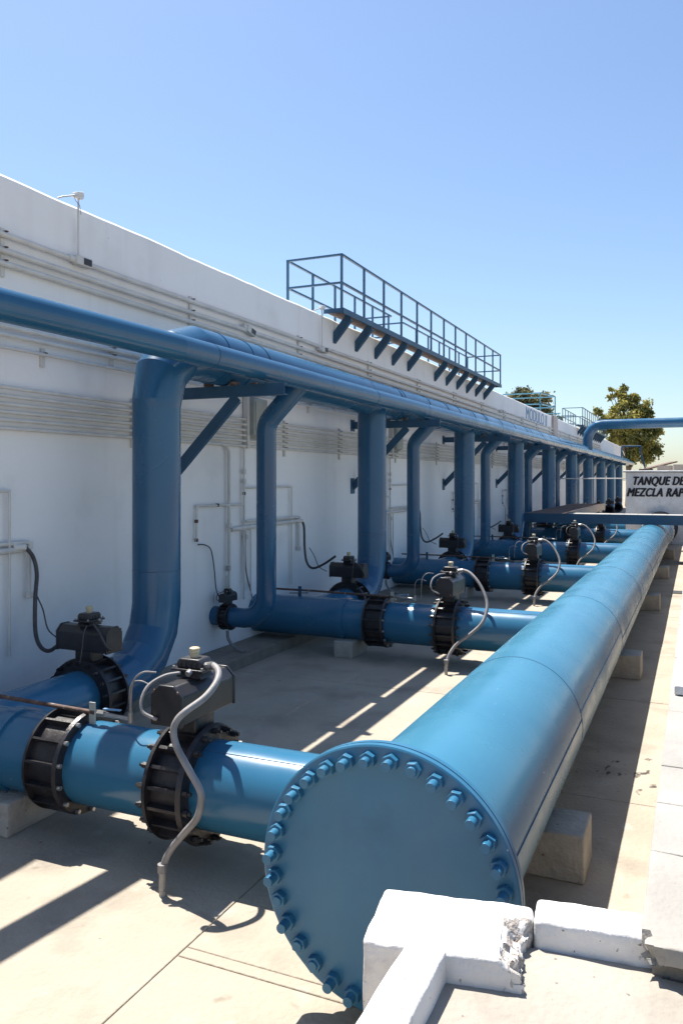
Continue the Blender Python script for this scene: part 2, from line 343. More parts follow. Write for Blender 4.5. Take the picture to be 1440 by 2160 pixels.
# vertical drops in each bay (coordinates relative to bay)
def drops(k):
    o = PER*k+(.22 if k == 0 else 0); t = thing('drop_conduits', f'thin vertical and bent conduits on the wall in the {["leftmost bay", "second bay from the left", "third bay from the left", "fourth bay from the left", "fifth bay from the left"][k]}', 'conduit', (WX+.05, 4.0+o, 0), group='drop conduits in each bay')
    def tb(pts, r, m=CONDUIT, name='conduit', n=0):
        P = [(0, y-PER-4.0, z) for y, z in pts]
        MB().tube(smooth(P, 5) if n else P, r, 8).build(name, m, t)
    tb([(8.99,2.99),(9.5,3.0),(9.62,2.98),(9.69,2.91),(9.7,2.8),(9.7,1.13),(9.7,.7)], .022)
    tb([(10.11,2.99),(10.11,.75)], .017); tb([(10.11,2.14),(8.9,2.15),(8.89,1.68)], .016); tb([(10.11,2.38),(11.62,2.39),(11.62,.80)], .014)
    tb([(10.3,1.84),(10.3,.8)], .012); tb([(9.64,1.15),(9.64,.7)], .012)
    tb([(9.76,1.79),(11.08,1.81),(11.87,1.82)], .032); tb([(10.15,1.89),(11.87,1.88)], .02); tb([(11.87,1.88),(11.87,1.35)], .02)
    tb([(8.93,1.64),(9.1,1.62),(9.24,1.54),(9.32,1.28),(9.38,.96),(9.55,.80)], .008, HOSED, 'cable', 1)
    tb([(10.14,1.75),(10.16,1.2),(10.3,.85),(10.36,.7)], .012, HOSE, 'cable', 1)
    for y, z in ((9.7,1.85),(10.11,2.62),(10.11,2.48),(11.87,1.85),(9.68,1.25),(10.16,1.66),(11.87,1.36)):
        MB().box(-.025,.03,y-PER-4.0-.026,y-PER-4.0+.026,z-.036,z+.036).build('fitting', CONDUIT if z > 1.3 else ZINC, t, bevel=.008)
    for y, z in ((9.4,2.15),(8.89,1.7),(8.89,1.95),(10.11,2.3)):
        MB().box(-.02,.022,y-PER-4.0-.014,y-PER-4.0+.014,z-.022,z+.022).build('clamp', RUST, t)
for k in range(5): drops(k)
# small tap column on the wall of the nearest full bay
for k in range(3):
    t = thing('tap', f'thin hydrant tap with wheel beside the {ORD[k]} visible down pipe', 'tap', (-5.75, 11.3+PER*k, .15), group='taps along the wall ledge')
    MB().tube([(0,0,0),(0,0,.42)], .05, 14).build('body', BOXG, t); MB().tube([(0,-.05,.48),(0,.05,.48)], .025, 10).build('spindle', ZINC, t)
    MB().tube([(0,0,.42),(0,0,.56)], .018, 10).build('stem', ZINC, t); MB().tube([(-.16,0,.55),(.16,0,.57)], .012, 8).build('handle', ZINC, t)

# ---------------------------------------------------------------- the big header
hd = thing('header_pipe', 'huge blue header pipe running along the floor towards the tank', 'pipe', (HX, FY, 0))
L = TY-FY
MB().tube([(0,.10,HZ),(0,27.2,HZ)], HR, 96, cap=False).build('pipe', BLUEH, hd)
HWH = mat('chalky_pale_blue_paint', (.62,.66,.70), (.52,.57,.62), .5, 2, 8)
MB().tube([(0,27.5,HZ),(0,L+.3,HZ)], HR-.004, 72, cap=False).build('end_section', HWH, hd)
MB().lathe([(.045,HR-.02),(.045,.617),(.075,.617),(.075,.53),(.16,HR+.012),(.18,HR-.02)], 'Y', 96, (-.035,0,HZ+.022)).build('flange', BLUEF, hd)
for y in (2.75, 6.25, 9.7, 13.1, 16.6, 20.0, 23.5):
    MB().lathe([(y-.003,HR-.01),(y-.003,HR+.002),(y+.003,HR+.002),(y+.003,HR-.01)], 'Y', 96, (0,0,HZ)).build('weld_seam', SEAM, hd)
for i, (y0, y1) in enumerate(((.16,2.75),(2.75,6.25),(6.25,9.7),(9.7,13.1),(13.1,16.6))):
    a = R((8, 14, 4, 16, 10)[i]); c, s_ = math.cos(a)*(HR+.001), math.sin(a)*(HR+.001)
    MB().bar((c, y0, HZ+s_), (c, y1, HZ+s_), .006, .006).build('weld_seam', SEAM, hd)
MB().lathe([(26.95,HR-.01),(26.95,HR+.05),(27.02,HR+.07),(27.4,HR+.07),(27.48,HR+.05),(27.48,HR-.01)], 'Y', 72, (0,0,HZ)).build('sleeve', HWH, hd)
bm_ = MB().bar((0,-.2,0),(0,.2,0),.03,.03).mesh('sleeve_bolt', BLACK)
for k in range(28):
    a = 2*math.pi*k/28; link('sleeve_bolt', bm_, hd, loc=(math.sin(a)*(HR+.075), 27.2, HZ+math.cos(a)*(HR+.075)))
MB().lathe([(L-.35,HR-.01),(L-.35,.62),(L-.28,.62),(L-.28,HR-.01)], 'Y', 64, (0,0,HZ)).build('flange', BLACK, hd)
# blind flange with its ring of bolts
bf = thing('blind_flange', 'round blue blind flange bolted on the near end of the header', 'flange', (HX-.035, FY, HZ+.022))
MB().lathe([(0,0),(0,.609),(.005,.617),(.036,.617),(.036,0)], 'Y', 128, close=False).build('plate', BLUEF, bf)
hexa = [(.039*math.cos(R(60*i)), .039*math.sin(R(60*i))) for i in range(6)]
NB = 32
for k in range(NB):
    a = 2*math.pi*(k+.35)/NB
    ln = random.uniform(.076,.095) if k not in (1, 9, 19, 20, 22) else random.uniform(.045,.06)
    m_ = MB(); m_.prism(hexa, 1, -.034, 0); m_.tube([(0,-ln,0),(0,-.03,0)], .0235, 14)
    o = m_.build('bolt', BLUEF, bf, bevel=.002, loc=(math.sin(a)*.553, -.001, math.cos(a)*.553)); o.rotation_euler = (0, random.uniform(0,R(60)), 0)
# concrete saddles under the header
for k, y in enumerate((5.3, 10.8, 16.5, 21.9, 27.3)):
    t = thing('concrete_saddle', f'{ORD[k]} concrete support block under the big header pipe', 'concrete block', (HX, y, 0), group='concrete blocks under the header')
    import bmesh
    poly = [(-.62,0),(.62,0),(.62,.30),(.41,.30)]+[(HR*math.sin(a)*1.003, HZ-HR*math.cos(a)*1.003) for a in [R(57-i*11.4) for i in range(11)] if HZ-HR*math.cos(a) < .30]+[(-.41,.30),(-.62,.30)]
    o = MB().prism(poly, 1, -.2, .2).build('block', CONC, t, angle=20, bevel=.012)

# ---------------------------------------------------------------- branch pipes with couplings and valves
def stud_pos(n, r): return [(math.cos(2*math.pi*(i+.5)/n)*r, math.sin(2*math.pi*(i+.5)/n)*r, 2*math.pi*(i+.5)/n) for i in range(n)]
RIB = MB().box(-.112,.112,-.011,.011,-.028,.028).mesh('rib', BLACK)
hx = [(.021*math.cos(R(60*i)), .021*math.sin(R(60*i))) for i in range(6)]
_b = MB(); _b.prism(hx, 0, -.186, -.149); _b.prism([(.6*a,.6*b) for a, b in hx], 0, -.209, -.186); BOLT = _b.mesh('bolt', BLACK)
def oct_prism(w, z0, z1, c): return [(-w/2,z0),(w/2,z0),(w/2,z1-c),(w/2-c,z1),(-w/2+c,z1),(-w/2,z1-c)]
def make_valve(detailed, label, group):
    t = thing('butterfly_valve', label, 'valve', group=group)
    body = MB().lathe([(-.148,.27),(-.148,.378),(-.116,.388),(-.116,.322),(.116,.322),(.116,.388),(.148,.378),(.148,.27)], 'X', 56)
    n = 18
    if not detailed:
        for y, z, a in stud_pos(n, 1):
            c, s_ = y, z
            for (x0, x1, r0, r1, hw) in ((-.115,.115,.32,.372,.012),(-.2,-.148,.333,.367,.018)):
                rad = Vector((0,c,s_)); tan = Vector((0,-s_,c))
                body.add([Vector((x,0,0))+rad*r+tan*q for x in (x0,x1) for r, q in ((r0,-hw),(r0,hw),(r1,hw),(r1,-hw))], [(0,3,2,1),(4,5,6,7),(0,1,5,4),(1,2,6,5),(2,3,7,6),(3,0,4,7)])
    bo = body.build('valve_body', BLACK, t)
    if detailed:
        for y, z, a in stud_pos(n, .346):
            o = link('rib', RIB, bo, loc=(0,y,z)); o.rotation_euler = (a-R(90), 0, 0)
            o = link('bolt', BOLT, bo, loc=(0,y*1.015,z*1.015)); o.rotation_euler = (a, 0, 0)
            o = link('bolt', BOLT, bo, loc=(0,y*1.015,z*1.015)); o.rotation_euler = (a, 0, R(180))
    MB().box(-.09,.09,-.11,.11,.30,.475).build('neck', BLACK, t, bevel=.02)
    h = MB(); h.prism(oct_prism(.228,.455,.70,.062), 1, -.295, .305).build('actuator', ACT, t, bevel=.008, angle=20)
    for ya in (-.317, .305): MB().prism(oct_prism(.24,.448,.707,.065), 1, ya, ya+.022).build('end_cap', ACT, t, bevel=.006, angle=20)
    for sx in (-.09,.09):
        for z in (.48,.68 if 0 else .67): MB().tube([(sx,-.325,z),(sx,-.317,z)], .009, 6).build('screw', RUST, t)
    s_ = MB().prism([(-.10,.70),(.10,.70),(.07,.745),(-.07,.745)], 1, -.07, .07).build('mount', BLACK, t)
    b2 = MB(); b2.box(-.125,.125,-.095,.095,.745,.762); b2.build('switch_base', ACT, t, bevel=.004)
    b3 = MB(); b3.prism([(-.095,.762),(.095,.762),(.095,.80),(.075,.825),(-.075,.825),(-.095,.80)], 1, -.07, .07).build('switch_cover', ACT, t, bevel=.008)
    for sx in (-.11,.11):
        for sy in (-.08,.08): MB().tube([(sx,sy,.762),(sx,sy,.776)], .01, 6).build('screw', ZINC, t)
    for i in range(4): MB().box(-.07+i*.04,-.058+i*.04,-.077,-.069,.768,.80).build('fin', ACT, b2 and t)
    MB().lathe([(.822,0),(.822,.030),(.852,.030),(.857,.035),(.885,.035),(.891,.026),(.891,0)], 'Z', 20, close=False).build('indicator', CREAM, t)
    MB().tube([(.03,-.095,.752),(.03,-.125,.74)], .02, 10).build('gland', ZINC, t)
    MB().tube(smooth([(-.05,-.09,.735),(-.12,-.17,.725),(-.17,-.27,.68),(-.18,-.33,.60),(-.15,-.35,.53),(-.06,-.33,.49)]), .011, 10).build('cable', HOSE if detailed else HOSED, t)
    MB().tube(smooth([(-.20,-.15,.735),(-.27,-.2,.74),(-.33,-.22,.68),(-.35,-.22,.55),(-.36,-.2,.40)]), .006, 8).build('thin_cable', HOSE, t)
    return t
def make_coupling(label):
    t = thing('pipe_coupling', label, 'coupling', group='black sleeve couplings on the branch pipes')
    MB().lathe([(-.15,.28),(-.15,.35),(-.122,.358),(-.122,.312),(.122,.312),(.122,.358),(.15,.35),(.15,.28)], 'X', 56).build('sleeve', BLACK, t)
    rod = MB().box(-.13,.13,-.008,.008,-.022,.022).mesh('tie_bar', BLACK)
    nut = MB().prism([(.016*math.cos(R(60*i)), .016*math.sin(R(60*i))) for i in range(6)], 0, .15, .178).mesh('nut', ZINC)
    for y, z, a in stud_pos(14, .333):
        o = link('tie_bar', rod, t, loc=(0,y,z)); o.rotation_euler = (a-R(90), 0, 0)
        link('nut', nut, t, loc=(0,y,z))
    return t
hose1 = [(-2.974,4.47,1.262),(-2.891,4.45,1.281),(-2.806,4.38,1.261),(-2.763,4.28,1.216),(-2.775,4.17,1.152),(-2.831,4.06,1.093),(-2.869,4.02,1.044),(-2.882,4.0,.98),(-2.847,3.99,.887),(-2.759,3.98,.775),(-2.672,3.97,.671),(-2.665,3.97,.594),(-2.695,3.97,.497),(-2.79,3.98,.39),(-2.885,3.98,.275),(-2.928,3.965,.17),(-2.93,3.955,.0)]
hose2 = [(-2.99,4.485,1.255),(-2.89,4.485,1.27),(-2.77,4.455,1.228),(-2.623,4.385,1.084),(-2.515,4.285,.896),(-2.504,4.185,.744),(-2.553,4.105,.618),(-2.68,4.035,.492),(-2.83,3.98,.373),(-2.91,3.90,.243),(-2.93,3.83,.11),(-2.93,3.81,0)]
vproto = cproto = vsimple = None
for k, y in enumerate(BY):
    n = ORD[k]
    x1 = HX-.30 if k < 5 else -2.62
    t = thing('branch_pipe', f'{n} blue branch pipe from the wall to the big header' if k < 5 else 'farthest blue branch pipe, ending at the white tank', 'pipe', (WX, y, BZ), group='branch pipes across the floor')
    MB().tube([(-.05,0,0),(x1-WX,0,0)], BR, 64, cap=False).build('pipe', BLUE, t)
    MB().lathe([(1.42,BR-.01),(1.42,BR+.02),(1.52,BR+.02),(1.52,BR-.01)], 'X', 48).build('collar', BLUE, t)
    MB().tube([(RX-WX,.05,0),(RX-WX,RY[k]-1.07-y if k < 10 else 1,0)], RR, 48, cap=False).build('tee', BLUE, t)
    a = R(24)
    MB().bar((3.2,-math.sin(a)*BR,math.cos(a)*BR),(x1-WX-.2,-math.sin(a)*BR,math.cos(a)*BR), .006,.004).build('weld_seam', SEAM, t)
    if k == 5: continue
    lb = f'black valve with grey hose on the {n} branch pipe, near the header'
    if k == 0: v = vproto = make_valve(True, lb, 'valves on the branch pipes'); v.location = (-3.06, y, BZ)
    elif k < 3: v = dup(vproto, (-3.06, y, BZ), lb)
    else:
        if vsimple is None: v = vsimple = make_valve(False, lb, 'valves on the branch pipes'); v.location = (-3.06, y, BZ)
        else: v = dup(vsimple, (-3.06, y, BZ), lb)
    lb = f'black sleeve coupling on the {n} branch pipe'
    if k == 0: c = cproto = make_coupling(lb); c.location = (-4.09, y, BZ)
    else: c = dup(cproto, (-4.09, y, BZ), lb)
    # flexible hose from the switch box to the floor
    pts = hose1 if k == 0 else [(a_, b_, c_) for a_, b_, c_ in hose2]
    t = thing('flexible_hose', f'grey flexible hose curving from the {n} branch valve to the floor', 'hose', (-2.93, y-.53, 0), group='hoses at the branch valves')
    off = (-2.93, BY[0]-.53, 0); rel = [(p[0]-off[0], p[1]-off[1], p[2]) for p in pts]
    MB().tube(smooth(rel, 6)[:-1], .0215, 14).build('hose', HOSE, t)
    MB().tube([(0,rel[-1][1],0),(0,rel[-1][1],.15)], .02, 12).build('stub', CONC, t); MB().tube([(0,rel[-1][1],.14),(0,rel[-1][1],.19)], .029, 10).build('gland', HOSE, t)
    MB().tube([rel[0], rel[1]], .027, 10).build('end_fitting', ZINC, t)
    # rusty sample line above the branch
    t = thing('sample_line', f'thin rusty tube clamped above the {n} branch pipe with silver valve', 'tube', (-3.9, y, BZ+BR), group='rusty sample tubes on the branch pipes')
    MB().tube([(-2.05,.02,.085),(-1.2,.0,.09),(.02,-.03,.08)], .0155, 10).build('tube', RUST, t)
    for x in (-1.45, .0): MB().bar((x,-.03,-.03),(x,-.03,.15), .05, .012, up=(0,1,0)).build('post', STEEL if x else BOXG, t)
    MB().tube([(.05,-.03,.08),(.11,-.03,.08)], .024, 6).build('nut', ZINC, t); MB().tube([(.11,-.03,.078),(.34,-.04,.072)], .016, 10).build('nipple', ZINC, t)
    MB().bar((.10,-.03,.115),(.24,-.02,.118), .022, .008).build('valve_handle', LETBL, t)
    MB().tube([(.34,-.04,.05),(.34,-.04,.12)], .017, 10).build('elbow', ZINC, t)
    MB().tube(smooth([(.34,-.04,.12),(.34,-.05,.25),(.37,-.06,.33),(.43,-.05,.35),(.5,-.04,.33)]), .005, 8).build('thin_tube', HOSE, t)
    # concrete support under the branch
    o = rough_block('concrete_pier', -4.66, -4.38 + .0, y-.34, y+.26, 0, BZ-BR+.03, CONC, amp=.005); tag(o, f'concrete pier under the {n} branch pipe beside its coupling', 'concrete block', 'concrete piers under the branch pipes')

# ---------------------------------------------------------------- risers and the large overhead pipe
BEND = .72
rvp = None
for k, y in enumerate(RY):
    n = ORD[k]
    t = thing('riser_pipe', (f'{n} thick blue riser pipe standing in front of the wall' if k else 'nearest thick blue riser pipe, elbowed at its top into the overhead pipe'), 'pipe', (RX, y, 0), group='thick riser pipes')
    lower = [(0,-1.07+.12,BZ)]+arc((0,-BEND,BZ+BEND), BEND, R(-90), R(0), 4, 'yz')
    if k == 0:
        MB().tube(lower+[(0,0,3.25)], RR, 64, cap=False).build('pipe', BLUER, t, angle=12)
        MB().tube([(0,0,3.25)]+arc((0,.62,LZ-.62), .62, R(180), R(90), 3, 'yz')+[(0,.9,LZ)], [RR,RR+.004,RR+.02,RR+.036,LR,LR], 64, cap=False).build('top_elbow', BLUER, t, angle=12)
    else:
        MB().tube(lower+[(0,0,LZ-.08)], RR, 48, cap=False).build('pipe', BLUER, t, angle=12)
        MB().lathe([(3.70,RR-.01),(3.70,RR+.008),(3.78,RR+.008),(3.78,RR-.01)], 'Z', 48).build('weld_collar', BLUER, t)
    MB().lathe([(1.55,RR-.01),(1.55,RR+.002),(1.556,RR+.002),(1.556,RR-.01)], 'Z', 48).build('weld_seam', SEAM, t)
    lb = f'black valve at the foot of the {n} thick riser pipe'
    loc = (RX, y-1.02, BZ)
    if rvp is None:
        v = rvp = dup(vproto, loc, lb, R(90), .93)
        for ch in v.children:
            if ch.name.startswith(('cable', 'thin_cable')): ch.data = ch.data.copy(); ch.data.materials[0] = HOSED
    else: v = dup(rvp if k < 3 else vsimple, loc, lb, R(90), .93)
    v['group'] = 'valves at the feet of the risers'
    if k < 6:
        t = thing('power_cable', f'dark flexible cable drooping from the wall to the {n} riser valve', 'cable', (WX, y-.9, 0), group='cables from the wall to the riser valves')
        pts = [(.09,-.2,1.82),(.12,-.18,1.7),(.14,-.2,1.37),(.18,-.2,1.13),(.27,-.16,1.03),(.45,-.12,1.10),(.66,-.1,1.24)] if k else [(.09,-.1,1.84),(.12,-.03,1.74),(.14,0,1.57),(.17,-.05,1.34),(.19,-.07,1.03),(.25,-.07,.88),(.36,-.06,.84),(.52,-.06,.94)]
        MB().tube(smooth(pts), .02, 10).build('cable', HOSED, t); MB().tube(smooth([(.12,.02,1.35),(.22,.0,1.22),(.33,-.05,1.05),(.5,-.1,.98)]), .007, 6).build('thin_wire', HOSED, t)
        MB().tube([pts[0], (.05, pts[0][1]-.12, pts[0][2])], .034, 10).build('end_fitting', CONDUIT, t)
ov = thing('overhead_pipe', 'large blue overhead pipe carried on brackets above the risers', 'pipe', (RX, RY[0], LZ))
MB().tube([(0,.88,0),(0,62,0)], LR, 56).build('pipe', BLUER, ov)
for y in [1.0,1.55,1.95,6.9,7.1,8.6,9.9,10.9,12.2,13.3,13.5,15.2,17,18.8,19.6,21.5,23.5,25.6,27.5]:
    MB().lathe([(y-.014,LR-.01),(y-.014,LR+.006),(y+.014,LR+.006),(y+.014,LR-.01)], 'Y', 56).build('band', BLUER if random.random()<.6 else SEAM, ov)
# high cross pipe leaving it far down the wall
hp = thing('high_cross_pipe', 'blue pipe that elbows up from the overhead pipe and crosses right', 'pipe', (-5.05, 42.3, LZ))
MB().tube([(0,0,.0)]+[(.75-.75*math.cos(R(a)), 0, .62+.75*math.sin(R(a))) for a in (0,22.5,45,67.5,90)]+[(22,0,1.37)], .245, 40).build('pipe', BLUER, hp, angle=12)
MB().lathe([(.16,.24),(.16,.27),(.24,.27),(.24,.24)], 'Z', 40).build('weld_collar', BLUER, hp)
# small overhead pipe and its down pipes
so = thing('small_overhead_pipe', 'slender blue overhead pipe running in front of the large one', 'pipe', (SX, -6, SZ))
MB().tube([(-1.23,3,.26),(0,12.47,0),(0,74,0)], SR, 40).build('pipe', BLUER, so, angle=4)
for y in (13.05, 17.6, 20.2, 26.3, 32.4, 38.6): MB().lathe([(y-.004,SR-.01),(y-.004,SR+.003),(y+.004,SR+.003),(y+.004,SR-.01)], 'Y', 40).build('weld_seam', SEAM, so)
for k, y in enumerate(DY):
    n = ORD[k]
    t = thing('down_pipe', f'{n} slender blue down pipe bending out at its top to the overhead pipe', 'pipe', (DX, y, 0), group='slender down pipes')
    zt_ = 3.14
    top = arc((.28,0,zt_), .28, R(180), R(135), 3, 'xz')
    e = top[-1]; ex = SX-DX-.05
    dz = ex-e[0]
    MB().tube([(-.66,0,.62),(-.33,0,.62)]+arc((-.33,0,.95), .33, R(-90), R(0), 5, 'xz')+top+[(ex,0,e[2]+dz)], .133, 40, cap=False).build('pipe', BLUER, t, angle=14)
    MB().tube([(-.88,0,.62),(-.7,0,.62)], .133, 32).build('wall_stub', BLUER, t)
    lb = f'small black valve between the wall and the {n} slender down pipe'
    v = dup(vsimple, (DX-.60, y, .62), lb, 0, .47); v['group'] = 'small valves at the wall'
    o = MB().tube(smooth([(0,0,0),(.02,.0,-.12),(.1,.02,-.22),(.24,.04,-.28)]), .022, 10).build('drain_hose', HOSE, None, loc=(DX-.58, y-.05, .44)); tag(o, f'short grey drain hose below the small valve of the {n} down pipe', 'hose', 'drain hoses at the wall')
# brackets that carry the overhead pipes
for k in range(9):
    y = 8.15+PER*k
    t = thing('pipe_bracket', f'{ORD[k]} blue steel bracket with diagonal strut under the overhead pipes', 'bracket', (WX, y, 3.56), group='brackets under the overhead pipes')
    b = MB(); b.box(0,1.76,-.005,.005,-.075,.06); b.box(0,1.76,.005,.075,.05,.06); b.box(0,1.76,.005,.075,-.075,-.065); b.build('beam', STEEL, t)
    b = MB(); b.bar((.02,.01,-1.18),(1.12,.01,-.076), .012, .13, up=(0,0,1)); b.bar((.02,.045,-1.25),(1.13,.045,-.135), .07, .01); b.build('strut', STEEL, t)
    MB().box(.001,.014,-.09,.1,-1.33,-1.03).build('foot_plate', STEEL, t); MB().box(.001,.014,-.09,.1,-.12,.1).build('wall_plate', STEEL, t)
    for x in (RX-WX-.18, RX-WX+.18, SX-WX-.1): MB().box(x-.04,x+.04,-.04,.06,.06,.10 if x < 1.2 else .075).build('wedge', RUST, t)

# ---------------------------------------------------------------- catwalks on the wall
def catwalk(y0, label, n=12):
    t = thing('catwalk', label, 'catwalk', (WX, y0, 5.55), group='catwalks along the wall top')
    Lc = 1.05*n; ox = .36; bx_ = -.75
    MB().box(-.02, ox, 0, Lc, -.035, -.012).build('deck', DECK, t)
    d = MB(); d.box(ox, ox+.012, -.01, Lc+.01, -.09, .012); d.box(-.02, ox, -.012, -.001, -.07, .01); d.box(-.02, ox, Lc+.001, Lc+.012, -.07, .01); d.build('edge_angle', STEEL, t)
    for i in range(n+1):
        if i in (5, ): continue
        y = .35+i*1.03 if n > 6 else .3+i*1.03
        if y > Lc: continue
        b = MB(); b.prism([(.005,-.54),(.005,-.34),(ox-.10,-.036),(ox-.004,-.036),(ox-.004,-.13)], 1, y-.006, y+.006); b.prism([(.005,-.54),(.017,-.54),(ox-.004,-.142),(ox-.004,-.13)], 1, y+.006, y+.10); b.build('bracket', STEEL, t)
    def post(x, y, h=.95): MB().box(x-.019,x+.019,y-.019,y+.019,-.08 if x > 0 else -.115,h).build('post', STEEL, t)
    def rail(a, b): MB().bar(a, b, .042, .036).build('rail', STEEL, t)
    for i in range(n+1): post(ox-.03, i*Lc/n)
    for z in (.96, .46):
        rail((ox-.03,-.02,z),(ox-.03,Lc+.02,z)); rail((bx_,0,z),(ox-.03,0,z-.0)); rail((bx_,Lc,z),(ox-.03,Lc,z))
        m1 = Lc*.43; m2 = Lc*.50
        rail((bx_,-.02,z),(bx_,m1,z)); rail((bx_-.9,m1,z),(bx_,m1,z)); rail((bx_,m2,z),(bx_,Lc,z)); rail((bx_-.9,m2,z),(bx_,m2,z))
    for i in range(n+1):
        y = i*Lc/n
        if y < m1 or y > m2: post(bx_, y)
    return t
catwalk(13.0, 'blue steel catwalk with double railing bracketed on the wall top')
catwalk(46.0, 'distant railed catwalk on the wall top near the leafy tree')
rl = thing('roof_railing', 'teal railing standing on the basin top behind the lettering', 'railing', (-6.5, 37.0, 5.44))
for z in (1.02, .52):
    for a, b in (((-3.6,0,z),(.05,0,z)), ((.05,0,z),(.35,2.0,z)), ((.35,2.0,z),(-3.4,2.0,z))): MB().bar(a, b, .05, .05).build('rail', TEAL, rl)
for x, y in ((-3.4,0),(-1.7,0),(0,0),(.35,2.0),(-1.6,2.0),(-3.4,2.0)): MB().box(x-.025,x+.025,y-.025,y+.025,0,1.0).build('post', TEAL, rl)
rl2 = thing('roof_handrail', 'thin pale handrail on the basin top beyond the lettering', 'railing', (-6.6, 43.0, 5.44))
for z in (.25,.55): MB().bar((-2.5,0,z),(.1,0,z), .04,.04).build('rail', TEAL, rl2)
for x in (-2.4,-1.2,0): MB().box(x-.02,x+.02,-.02,.02,0,.55).build('post', TEAL, rl2)

# ---------------------------------------------------------------- footbridge over the pipes
fb = thing('footbridge', 'low steel footbridge with rusty deck crossing over the header pipe', 'footbridge', (-5.02, 25.8, 1.43))
MB().box(0,8,0,.09,-.29,0).build('side_beam', STEEL, fb); MB().box(1.28,8,.95,1.03,-.2,0).build('side_beam', STEEL, fb)
for i in range(11): MB().box(.012+i*.115,.118+i*.115,.095,11.3,-.045,.004).build('deck_plank', DECK, fb)
for i in range(16): MB().box(1.31+i*.415,1.31+i*.415+.405,.095,.945,-.045,.002).build('deck_plate', TILE, fb)
MB().box(1.28,1.34,1.035,11.3,-.25,.03).build('edge_beam', WHITE, fb)
MB().box(-.06,0,0,11.3,-.25,0).build('side_beam', STEEL, fb)
for x, y in ((.05,.3),(.05,5.5),(.05,11),(1.2,5.5),(1.2,11)): MB().box(x-.05,x+.05,y-.05,y+.05,-1.43,-.05).build('leg', STEEL, fb)

# ---------------------------------------------------------------- mixing tank
tk = thing('mixing_tank', 'white mixing tank with black hand painted lettering', 'tank', (-2.57, TY, 0))
MB().box(.02,7,0,9,-.02,2.78).build('wall', WHITE, tk, bevel=.01)
MB().box(-.08,7.1,-.06,9.1,2.79,2.87).build('rim', WHITE, tk, bevel=.02)
for s_, x, z, wd_ in (('TANQUE DE', .26, 2.30, 1.92), ('MEZCLA RAPIDA', .06, 1.85, 2.62)):
    me = text_mesh(s_, .50, .32, 0, .001, 1.08); V = [v.co.copy() for v in me.vertices]; F = [tuple(p.vertices) for p in me.polygons]; lm = MB()
    for i, (dx, dy) in enumerate(((0,0),(.02,.01),(-.02,-.01),(.02,-.012),(-.02,.012),(.036,0),(-.036,0))): lm.add([v+Vector((dx,dy,.003*i)) for v in V], F)
    o = lm.build('lettering', LETB, tk, loc=(x, -.004, z)); o.rotation_euler = (R(90),0,0); o.scale = (wd_/max(v.x for v in V), .92, 1)
MB().bar((.75,1.2,2.95),(1.75,1.5,3.22), 1.0,.05).build('hatch_lid', DECK, tk)
MB().box(.5,1.0,.2,.8,2.87,2.93).build('pad', BLACK, tk)
MB().box(1.15,1.7,.8,1.6,2.87,3.07).build('curb', WHITE, tk); MB().box(1.75,5,.5,2.5,2.87,3.1).build('curb', WHITE, tk)
ve = thing('vent_pipe', 'grey blue gooseneck pipe above the white tank at the right edge', 'pipe', (-.35, TY+6, 2.87))
MB().tube([(-.03,0,.55)]+[(.22-.25*math.cos(R(a)),0,.62+.25*math.sin(R(a))) for a in (0,30,60,90)]+[(3.6,0,.87),(3.6,0,0)], .13, 20).build('pipe', STEEL, ve, angle=14)
gr = MB().tube([(-8.0+4.9,0,0),(.0,0,0)], .022, 10).build('guide_rod', CONDUIT, None, loc=(-2.5, TY+.3, 2.55)); tag(gr, 'thin white rod reaching from the tank towards the risers', 'rod')
gp = thing('ladder_hoop', 'blue bent tube ladder hoop beyond the far end of the pipes', 'ladder', (-5.0, 62, 0))
MB().tube([(0,0,2.0),(0,0,4.85),(.06,0,4.95),(1.25,0,4.95),(1.3,0,4.9),(1.3,0,4.5),(2.0,0,2.0)], .06, 12).build('hoop', STEEL, gp)
for z in (2.6,3.2,3.8,4.3): MB().tube([(0,0,z),(1.3,0,z)], .03, 8).build('rung', STEEL, gp) if z < 2.7 else None

# ---------------------------------------------------------------- raised walkway, terrace and kerbs in the foreground
wk = struct(MB().box(-.13, 2.6, 2.77, 31.5, -.02, .968).build('raised_walkway', LEDGE))
ys = [2.70, 3.40, 3.92, 4.43, 4.96, 5.50]
while ys[-1] < 31: ys.append(ys[-1]+.55)
for i in range(len(ys)-1):
    for j, (xa, xb) in enumerate(((-.165,.56),(.57,1.3),(1.31,2.6))):
        if i > 22 and j: continue
        if i == 0 and j == 0:
            def chip(p, q):
                d = math.hypot((p.x+.165)*1.1, p.y-2.70)
                return q+Vector((.05,.06,-.05))*max(0,1-d/.10)*(.6+.8*noise.noise(p*40)) if d < .10 else q
            rough_block('paving_slab', xa, xb, ys[i]+.003, ys[i+1]-.003, .972, 1.03, TILE, wk, amp=.004, step=.03, broken=chip, bev=.006)
        else: MB().box(xa, xb, ys[i]+.003, ys[i+1]-.003, .972, 1.03+random.uniform(-.002,.002)).build('paving_slab', TILE, wk, bevel=.005)
kb = rough_block('walkway_kerb', -.135, .12, 5.9, 30.5, 1.032, 1.10, WHITE, amp=.004, step=.3, bev=.01); tag(kb, 'white painted kerb strip on the edge of the raised walkway', 'kerb')
te = MB().box(-.75, 3.2, -5, 2.75, -.02, .905).build('terrace', TERR); struct(te)
